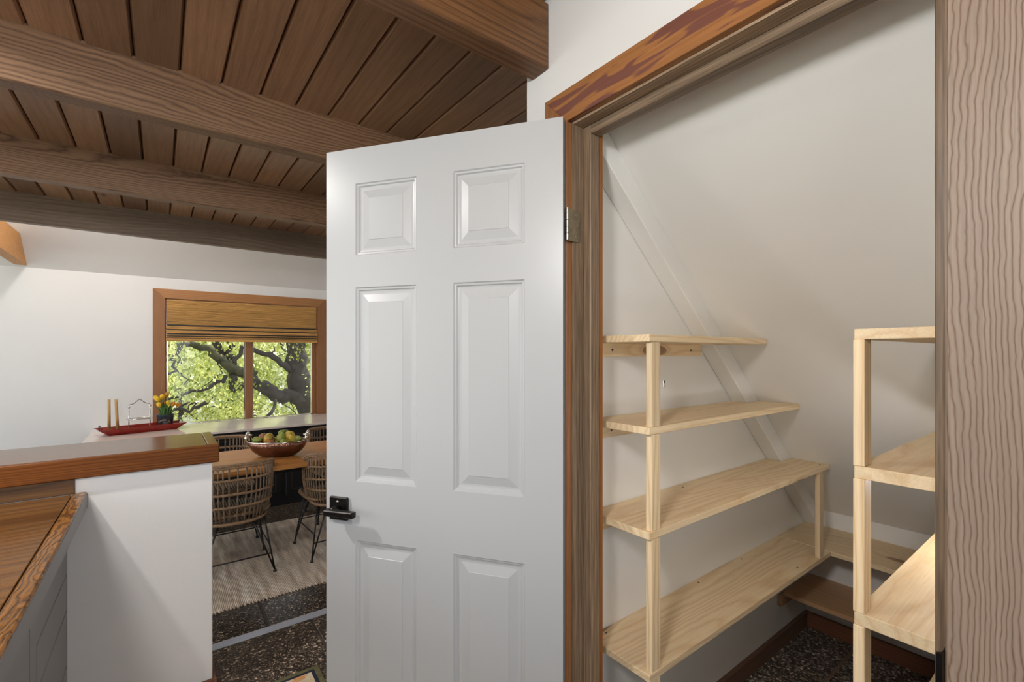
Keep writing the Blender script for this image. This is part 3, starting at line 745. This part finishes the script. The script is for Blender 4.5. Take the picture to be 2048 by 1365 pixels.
def fruit(kind, a, bq, z, size, mat, lab, tilt, rz):
    pr = {'pear': [(.003, -.5), (.28, -.47), (.44, -.30), (.47, -.10), (.38, .12), (.25, .32), (.18, .46), (.08, .54), (.01, .55)],
          'round': [(.01, -.46), (.28, -.42), (.45, -.2), (.48, .02), (.42, .25), (.25, .42), (.06, .46), (.005, .44)],
          'mango': [(.01, -.56), (.24, -.50), (.40, -.25), (.44, .02), (.39, .28), (.22, .50), (.01, .55)]}[kind]
    pos = BC + Vector((a * math.cos(BR) - bq * math.sin(BR), a * math.sin(BR) + bq * math.cos(BR), z + .018))
    root = bpy.data.objects.new({'pear': 'pear', 'round': 'round_fruit', 'mango': 'mango'}[kind], None); COL.objects.link(root)
    root.location = pos; root.rotation_euler = (tilt, 0, rz)
    tag(root, lab, {'pear': 'pear', 'round': 'fruit', 'mango': 'mango'}[kind], 'fruit in the copper bowl')
    o = obj('flesh', lathe([(r * size, q * size) for r, q in pr], 16), mat, smooth=True); o.parent = root
    o = obj('stem', tube([(0, 0, .5 * size if kind != 'round' else .43 * size), (.004, 0, .68 * size), (.010, 0, .8 * size)], .0022, 5), 'bark', smooth=True); o.parent = root
fruit('mango', -.055, -.035, .125, .088, 'mango', 'large green mango with an orange blush, biggest fruit in the bowl', .25, .4)
fruit('pear', -.140, -.035, .118, .068, 'pear_g', 'small green pear at the silver left rim of the bowl', 1.3, .9)
fruit('round', -.120, .025, .125, .078, 'apple', 'red-brown fruit behind the small green pear', .2, 0)
fruit('round', -.03, -.070, .095, .072, 'apple', 'brown fruit tucked under the big mango at the bowl rim', .3, 1.)
fruit('pear', .03, .04, .155, .078, 'pear_g', 'green pear lying on top of the pile beside the yellow fruit', 1.15, 1.9)
fruit('pear', .035, -.02, .135, .078, 'pear_g', 'upright yellow-green pear leaning between mango and yellow fruit', .5, .8)
fruit('round', .085, .015, .142, .080, 'pear_y', 'round golden yellow fruit on top of the pile', .3, 2.)
fruit('pear', .115, -.015, .125, .076, 'pear_y', 'yellow-green pear next to the golden fruit', .7, -.6)
fruit('pear', .075, -.062, .100, .074, 'pear_g', 'green pear lying along the front rim of the bowl', 1.45, 1.4)
fruit('pear', .158, .0, .112, .070, 'pear_g', 'mottled green pear at the bowl end with the raised handle', 1.2, .4)
fruit('mango', .0, .0, .075, .080, 'mango', 'mango buried in the middle of the fruit pile', 1.2, .5)

# ================================================================== tray and its contents
TR = math.radians(14); TC = Vector((-.135, 5.64, LZ))
def tl(x, y, z): return TC + Vector((x * math.cos(TR) - y * math.sin(TR), x * math.sin(TR) + y * math.cos(TR), z))
ty = thing('serving_tray', TC, 'long red lacquered tray with flared sides and black ring handles', 'tray')
def ring4(hx_, hy_, z): return [tl(-hx_, -hy_, z), tl(hx_, -hy_, z), tl(hx_, hy_, z), tl(-hx_, hy_, z)]
b = bmesh.new(); R = []
for hx_, hy_, z in ((.255, .072, 0), (.335, .112, .060), (.329, .107, .061), (.252, .069, .007)):
    R.append([b.verts.new(c) for c in ring4(hx_, hy_, z)])
for A_, B_ in zip(R, R[1:]):
    for j in range(4): b.faces.new((A_[j], A_[(j + 1) % 4], B_[(j + 1) % 4], B_[j]))
b.faces.new(R[0][::-1]); b.faces.new(R[-1])
obj('body', b, 'red', ty)
for s_ in (-1, 1):
    pts = [tl(s_ * (.300 + .012 * math.sin(t)) , .052 * math.cos(t), .030 + .062 * math.sin(t)) for t in [math.pi * k / 12 for k in range(13)]]
    obj('handle', tube(pts, .0035, 6), 'black', ty, True)
for k, (lx, ly) in enumerate(((-.265, -.005), (-.207, -.02))):
    p = tl(lx + .02, ly, .0072)
    hold = thing('candle_holder', p, ('low chrome candle holder at the looped end of the red tray', 'low chrome candle holder between its twin and the wire stand')[k], 'candle holder', 'chrome candle holders on the tray')
    obj('dish', lathe([(.024, 0), (.030, .008), (.026, .018), (.012, .020), (.014, .030), (.010, .031)], 18, p), 'silver', hold, True)
    for q in range(5):
        a = q * 2 * math.pi / 5; obj('lobe', lathe([(.002, -.010), (.009, -.006), (.012, .002), (.008, .010), (.002, .012)], 10, p + Vector((.029 * math.cos(a), .029 * math.sin(a), .013))), 'silver', hold, True)
    cn = thing('taper_candle', p + Vector((0, 0, .031)), ('upright beeswax taper candle by the looped end of the tray', 'slightly leaning beeswax taper candle next to the wire stand')[k], 'candle', 'beeswax candles on the tray')
    ln = (.0, -.012)[k]
    obj('wax', tube([p + Vector((0, 0, .031)), p + Vector((ln, 0, .315))], [.0125, .0105], 14), 'candle', cn, True)
    obj('wick', tube([p + Vector((ln, 0, .315)), p + Vector((ln, 0, .321))], .001, 5), 'bark', cn)
# two tier stand
p = tl(-.022, .0, .0072)
sd = thing('tiered_stand', p, 'two-tier silver wire serving stand with glass shelf on the red tray', 'stand')
def sp(x, y, z):
    z *= 1.14
    return p + Vector((x * math.cos(TR + .1) - y * math.sin(TR + .1), x * math.sin(TR + .1) + y * math.cos(TR + .1), z))
for s_ in (-1, 1):
    obj('upright', tube([sp(s_ * .082, 0, 0), sp(s_ * .082, 0, .215)], .0045, 8), 'silver', sd, True)
    obj('scroll', lathe([(.002, -.012), (.009, -.006), (.011, 0), (.008, .008), (.002, .012)], 10, sp(s_ * .082, 0, .205)), 'silver', sd, True)
wv = [sp(-.084 + .168 * k / 20, 0, .222 + .030 * math.exp(-((k - 10) / 3.6) ** 2) + .010 * math.sin(k / 20 * math.pi)) for k in range(21)]
obj('handle', tube(wv, .0035, 7), 'brass_old', sd, True)
for z, rx in ((.012, .105), (.112, .105)):
    obj('plate', lathe([(rx * .3, z), (rx * .9, z + .001), (rx, z + .006), (rx * .98, z + .009), (rx * .88, z + .005), (rx * .3, z + .004)], 28, p, 1., .6, rot=TR + .1), 'silver', sd, True)
    obj('ring', tube([sp(.084 * math.cos(a), .05 * math.sin(a), z - .004) for a in [2 * math.pi * k / 24 for k in range(24)]], .003, 6, True), 'silver', sd, True)
# tulip pot
p = tl(.178, -.004, .0072); PH = .135
pt = thing('flower_pot', p, 'dark enamel flower bucket with faded lettering on the red tray', 'flower pot')
obj('bucket', lathe([(.054, 0), (.072, PH), (.0745, PH + .002), (.0735, PH + .005), (.068, PH), (.05, PH - .02)], 28, p), 'pot', pt, True)
def lettering(txt, size, z, arc, rad_off, ang0, tiltk=0.):
    cu = bpy.data.curves.new('letters', 'FONT'); cu.body = txt; cu.size = size; cu.align_x = 'CENTER'; cu.extrude = .0003
    ob = bpy.data.objects.new('tmp', cu); COL.objects.link(ob); dg = bpy.context.evaluated_depsgraph_get()
    me = bpy.data.meshes.new_from_object(ob.evaluated_get(dg)); COL.objects.unlink(ob); bpy.data.objects.remove(ob)
    for v in me.vertices:
        x, y = v.co.x, v.co.y; zz = z + y - arc * x * x
        r = .054 + .018 * zz / PH + .0008 + v.co.z; a = ang0 + x / .064
        v.co = p + Vector((r * math.cos(a), r * math.sin(a), zz))
    me.materials.clear(); me.materials.append(M['chalk'])
    return obj('lettering', me, 'chalk', pt)
ang = math.atan2(-p.y, -p.x)
lettering('Sweet de', .030, .082, 9., 0, ang - .12)
lettering('FRUITS', .022, .055, 0, 0, ang + .22)
lettering('POND', .024, .032, 0, 0, ang + .22)
tu = [(-.062, .02, .10, 'tulip'), (-.048, -.03, .095, 'tulip'), (-.020, .0, .105, 'tulip'), (-.040, -.05, .062, 'tulip'), (.018, -.048, .070, 'tulip'), (.010, .03, .115, 'tulip_o'), (.05, -.04, .06, 'tulip_o'), (.085, -.02, .055, 'tulip_o')]
labs = ['yellow tulip leaning furthest over the window casing', 'yellow tulip close beside the furthest leaning one', 'yellow tulip standing tallest in the bucket', 'low yellow tulip over the bucket rim near the wire stand', 'low yellow tulip in the middle of the bunch', 'orange-tinged tulip at the back of the bunch', 'brown-orange tulip drooping towards the window pane', 'brown-orange tulip lowest over the tray handle']
for (dx, dy, h, mt_), lab in zip(tu, labs):
    base = p + Vector((dx * .35, dy * .35, PH - .03)); top = p + Vector((dx * 1.1, dy * 1.1, PH + h * 1.55 - .01))
    t_ = thing('tulip', base, lab, 'flower', 'tulips in the bucket')
    obj('stem', tube([base, (base + top) / 2 + Vector((0, 0, .012)), top], .0035, 6), 'stem', t_, True)
    ax = (top - base).normalized()
    bb = bmesh.new(); lathe([(.005, -.005), (.016, .004), (.0205, .020), (.0175, .038), (.0075, .046), (.001, .047)], 12, bm=bb)
    q = Vector((0, 0, 1)).rotation_difference(ax).to_matrix()
    bmesh.ops.rotate(bb, verts=bb.verts[:], matrix=q); bmesh.ops.translate(bb, verts=bb.verts[:], vec=top)
    obj('bloom', bb, mt_, t_, True)
    for s_ in (-1, 1):
        a = math.atan2(dy, dx) + s_ * random.uniform(.5, 1.3); d_ = Vector((math.cos(a), math.sin(a), 0)); w_ = Vector((-d_.y, d_.x, 0))
        hh = random.uniform(.10, .175); lb = bmesh.new(); prev = None
        for k in range(6):
            t = k / 5; c = base + Vector((0, 0, .0)) + d_ * (.012 + .055 * t * t) + Vector((0, 0, hh * t * (1.25 - .25 * t) + .012)); ww = .015 * math.sin(math.pi * min(.97, .25 + .75 * t)) + .0008
            r_ = [lb.verts.new(c - w_ * ww), lb.verts.new(c + d_ * .003), lb.verts.new(c + w_ * ww), lb.verts.new(c - d_ * .0012)]
            if prev:
                for j in range(4): lb.faces.new((prev[j], prev[(j + 1) % 4], r_[(j + 1) % 4], r_[j]))
            prev = r_
        obj('leaf', lb, 'leaf_t', t_, True)

# ================================================================== garden outside
obj('ground', box(-30, 30, FY + .3, 60, -1.2, -.75), 'lawn', kind='structure', label='sunlit pale green garden ground outside', cat='ground')
obj('ground_side', box(-30, LX - .1, -30, FY + .3, -1.2, -.75), 'lawn', kind='structure', label='garden ground beside the house', cat='ground')
obj('added_eave', prism([(FY + .14, 2.02), (FY + .95, 1.75 + .22), (FY + .95, 2.05), (FY + .14, 2.35)], 'x', LX, RX), 'beam_dark', kind='structure', label='added unseen overhang keeping the sun out of the window', cat='added_eave')  # out of view, added to block sun from entering the window
GY = 9.2
fpx = 925.; cosT, sinT = math.cos(math.radians(52.75)), math.sin(math.radians(52.75))
tree = thing('garden_tree', (2.15, GY, -.75), 'gnarled dark-barked tree with crooked limbs and bright weeping leaves', 'tree')
def wob(pts, n=4, a=.03):
    out = []
    for p_, q_ in zip(pts, pts[1:]):
        for k in range(n): out.append(Vector(p_).lerp(Vector(q_), k / n) + Vector((random.uniform(-a, a), random.uniform(-a, a), random.uniform(-a, a))))
    out.append(Vector(pts[-1])); return out
def limb(pts, r0, r1, mat='bark', a=.03, name='branch'):
    w_ = wob(pts, 4, a); n = len(w_)
    return obj(name, tube(w_, [(r0 + (r1 - r0) * k / (n - 1)) * random.uniform(.85, 1.15) for k in range(n)], 8), mat, tree, True)
Z0 = -.75
limb([(2.52, GY, Z0), (2.34, GY, .15), (2.08, GY, .70), (2.0, GY, 1.2), (2.02, GY + .1, 1.7), (1.95, GY + .1, 2.6)], .27, .13, name='trunk', a=.025)
limb([(2.30, GY, .38), (1.95, GY - .1, .60), (1.66, GY - .15, .62), (1.42, GY - .2, .80), (1.2, GY, 1.0)], .16, .09)
limb([(1.32, GY + .05, 1.02), (1.02, GY, 1.10), (.80, GY, 1.28), (.62, GY, 1.48), (.35, GY, 1.56), (-.1, GY + .1, 1.5)], .10, .035, 'moss')
limb([(.98, GY, 1.08), (1.0, GY, .90), (.97, GY, .72)], .05, .03); limb([(.95, GY, .72), (1.2, GY, .82), (1.45, GY, .80)], .035, .04)
limb([(.83, GY + .3, 1.2), (.78, GY + .3, 1.6), (.8, GY + .4, 2.3)], .07, .06); limb([(.95, GY + .3, 1.15), (.98, GY + .3, 1.5), (.85, GY + .3, 2.1)], .05, .04)
limb([(1.0, GY, 1.2), (1.1, GY, 1.45), (1.25, GY, 1.6), (1.3, GY, 1.9)], .04, .025)
limb([(2.1, GY, 1.0), (1.8, GY - .1, 1.15), (1.55, GY - .1, 1.35), (1.3, GY, 1.45)], .07, .04)
limb([(.9, GY, .98), (.55, GY - .3, .82), (.28, GY - .4, .78), (-.05, GY - .4, .62)], .035, .015); limb([(.6, GY - .3, .62), (.35, GY - .4, .5), (.05, GY - .5, .52)], .03, .015)
limb([(.3, GY, 1.55), (.15, GY, 1.3), (.2, GY, 1.1), (.0, GY, .98)], .03, .012); limb([(1.6, GY - .4, .62), (1.45, GY - .5, .35), (1.28, GY - .6, .15)], .028, .02)
limb([(.25, GY - .4, .76), (.26, GY - .4, .4), (.3, GY - .4, 0.)], .03, .02)
for k in range(26):
    x = random.uniform(-.3, 2.6); z = random.uniform(.4, 1.8); d_ = random.uniform(-.5, .5)
    limb([(x, GY + d_, z), (x + random.uniform(-.2, .2), GY + d_ + .1, z - .15), (x + random.uniform(-.4, .4), GY + d_, z - random.uniform(.1, .5))], .012, .005, a=.03, name='twig')
def leaves(n, gen, sz, name, mat, par):
    vs, fs, tn = [], [], []
    for _ in range(n):
        c, t = gen(); c = Vector(c)
        d = Vector((random.gauss(0, .5), random.gauss(0, .5), -random.uniform(.2, 1.2))).normalized(); s_ = d.cross(Vector((random.gauss(0, 1), random.gauss(0, 1), random.gauss(0, 1)))).normalized()
        l = sz * random.uniform(.6, 1.4); w_ = l * .36; k = len(vs)
        vs += [c, c + d * l * .5 + s_ * w_, c + d * l, c + d * l * .5 - s_ * w_]; fs.append((k, k + 1, k + 2, k + 3)); tn += [t] * 4
    me = bpy.data.meshes.new(name); me.from_pydata(vs, [], fs); at = me.attributes.new('tone', 'FLOAT', 'POINT'); at.data.foreach_set('value', tn)
    return obj(name, me, mat, par, kind='stuff')
strands = [(random.uniform(-.9, 3.6), GY + random.gauss(.1, .55), random.uniform(.1, 2.6), random.random()) for _ in range(520)]
strands = [q for q in strands if q[1] > GY + .12 or (not (1.2 < q[0] < 2.5 and q[2] < 1.9) and random.random() < .6) or random.random() < .08]
def gen_tree():
    x, y, z, t = random.choice(strands)
    return (x + random.gauss(0, .075), y + random.gauss(0, .08), z - random.uniform(0, .42)), min(1, max(0, .25 + .5 * t + random.uniform(-.2, .3)))
leaves(20000, gen_tree, .05, 'foliage', 'leaf', tree)
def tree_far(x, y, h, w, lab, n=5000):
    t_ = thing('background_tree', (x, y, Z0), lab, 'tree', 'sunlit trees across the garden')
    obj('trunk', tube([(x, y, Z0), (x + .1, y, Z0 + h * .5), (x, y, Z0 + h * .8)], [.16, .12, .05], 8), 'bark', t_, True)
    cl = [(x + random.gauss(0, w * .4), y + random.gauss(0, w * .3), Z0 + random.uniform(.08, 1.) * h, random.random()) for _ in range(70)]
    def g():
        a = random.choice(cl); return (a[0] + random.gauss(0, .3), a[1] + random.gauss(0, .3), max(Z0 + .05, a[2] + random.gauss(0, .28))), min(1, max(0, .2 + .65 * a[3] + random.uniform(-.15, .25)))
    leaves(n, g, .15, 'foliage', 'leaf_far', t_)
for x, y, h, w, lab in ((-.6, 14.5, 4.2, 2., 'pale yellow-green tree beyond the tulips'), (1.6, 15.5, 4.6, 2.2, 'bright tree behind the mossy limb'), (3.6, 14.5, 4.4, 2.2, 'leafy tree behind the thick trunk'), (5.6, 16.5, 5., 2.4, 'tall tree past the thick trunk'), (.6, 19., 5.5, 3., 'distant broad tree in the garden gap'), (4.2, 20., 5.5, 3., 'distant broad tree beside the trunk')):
    tree_far(x, y, h, w, lab)

# ================================================================== lights out of the frame: a ceiling light and added globes
def downlight(x, y, power, lab, r=.07, col=(1., .955, .90)):
    t_ = thing('ceiling_light', (x, y, CZ), lab, 'light')
    obj('trim_ring', lathe([(r + .005, -.006), (r + .03, -.004), (r + .03, .004), (r + .005, .004)], 28, (x, y, CZ)), 'white', t_, True)
    obj('lens', lathe([(.001, -.003), (r, -.003), (r, .002), (.001, .002)], 28, (x, y, CZ)), mat_emit('lens_glow', col, 8.), t_, True)
    la = bpy.data.lights.new('lamp', 'AREA'); la.shape = 'DISK'; la.size = r * 2; la.energy = power; la.color = col; la.spread = math.radians(170)
    lo = bpy.data.objects.new('lamp', la); COL.objects.link(lo); lo.location = (x, y, CZ - .012); attach(lo, t_)
downlight(-.90, 1.75, 23, 'round recessed ceiling light over the kitchen counter', .05, (1., .97, .93))
def globe(name, c, base, r, power, lab, col=(1., .87, .70)):
    t_ = thing(name, c, lab, 'light')
    obj('mount', base, 'white', t_)
    obj('globe', lathe([(.002, -r)] + [(r * math.sin(math.pi * k / 10), -r * math.cos(math.pi * k / 10)) for k in range(1, 10)] + [(.002, r)], 20, c), mat_emit('globe_glow', col, power / (4 * math.pi ** 2 * r * r)), t_, True)
globe('added_wall_globe', (-.55, 4.56, 2.95), box(-.59, -.51, 4.42, 4.50, 2.91, 2.99, .004), .08, 24, 'added unseen globe above the dark last beam, brightening the white slope', (1., .95, .88))  # hidden globe added to brighten the far slope, wall and cross beam
globe('added_pendant', (-.50, .05, 1.98), lathe([(.006, 2.09), (.006, 2.40), (.05, 2.401), (.05, 2.419)], 20, (-.50, .05, 0)), .12, 50, 'added unseen globe over the kitchen counter, lighting the pantry through its doorway', (1., .985, .965))  # globe added and placed to light the pantry slope evenly
globe('added_shelf_globe', (1.55, .200, 1.085), box(1.53, 1.57, .18, .22, 1.110, 1.163, .003), .030, 1.6, 'small added globe hidden under a right hand pantry shelf, evening out the light', (.97, .98, 1.))  # hidden globe added to lift the deep, low part of the pantry
for o in bpy.data.objects:
    if '_loc' in o: del o['_loc']
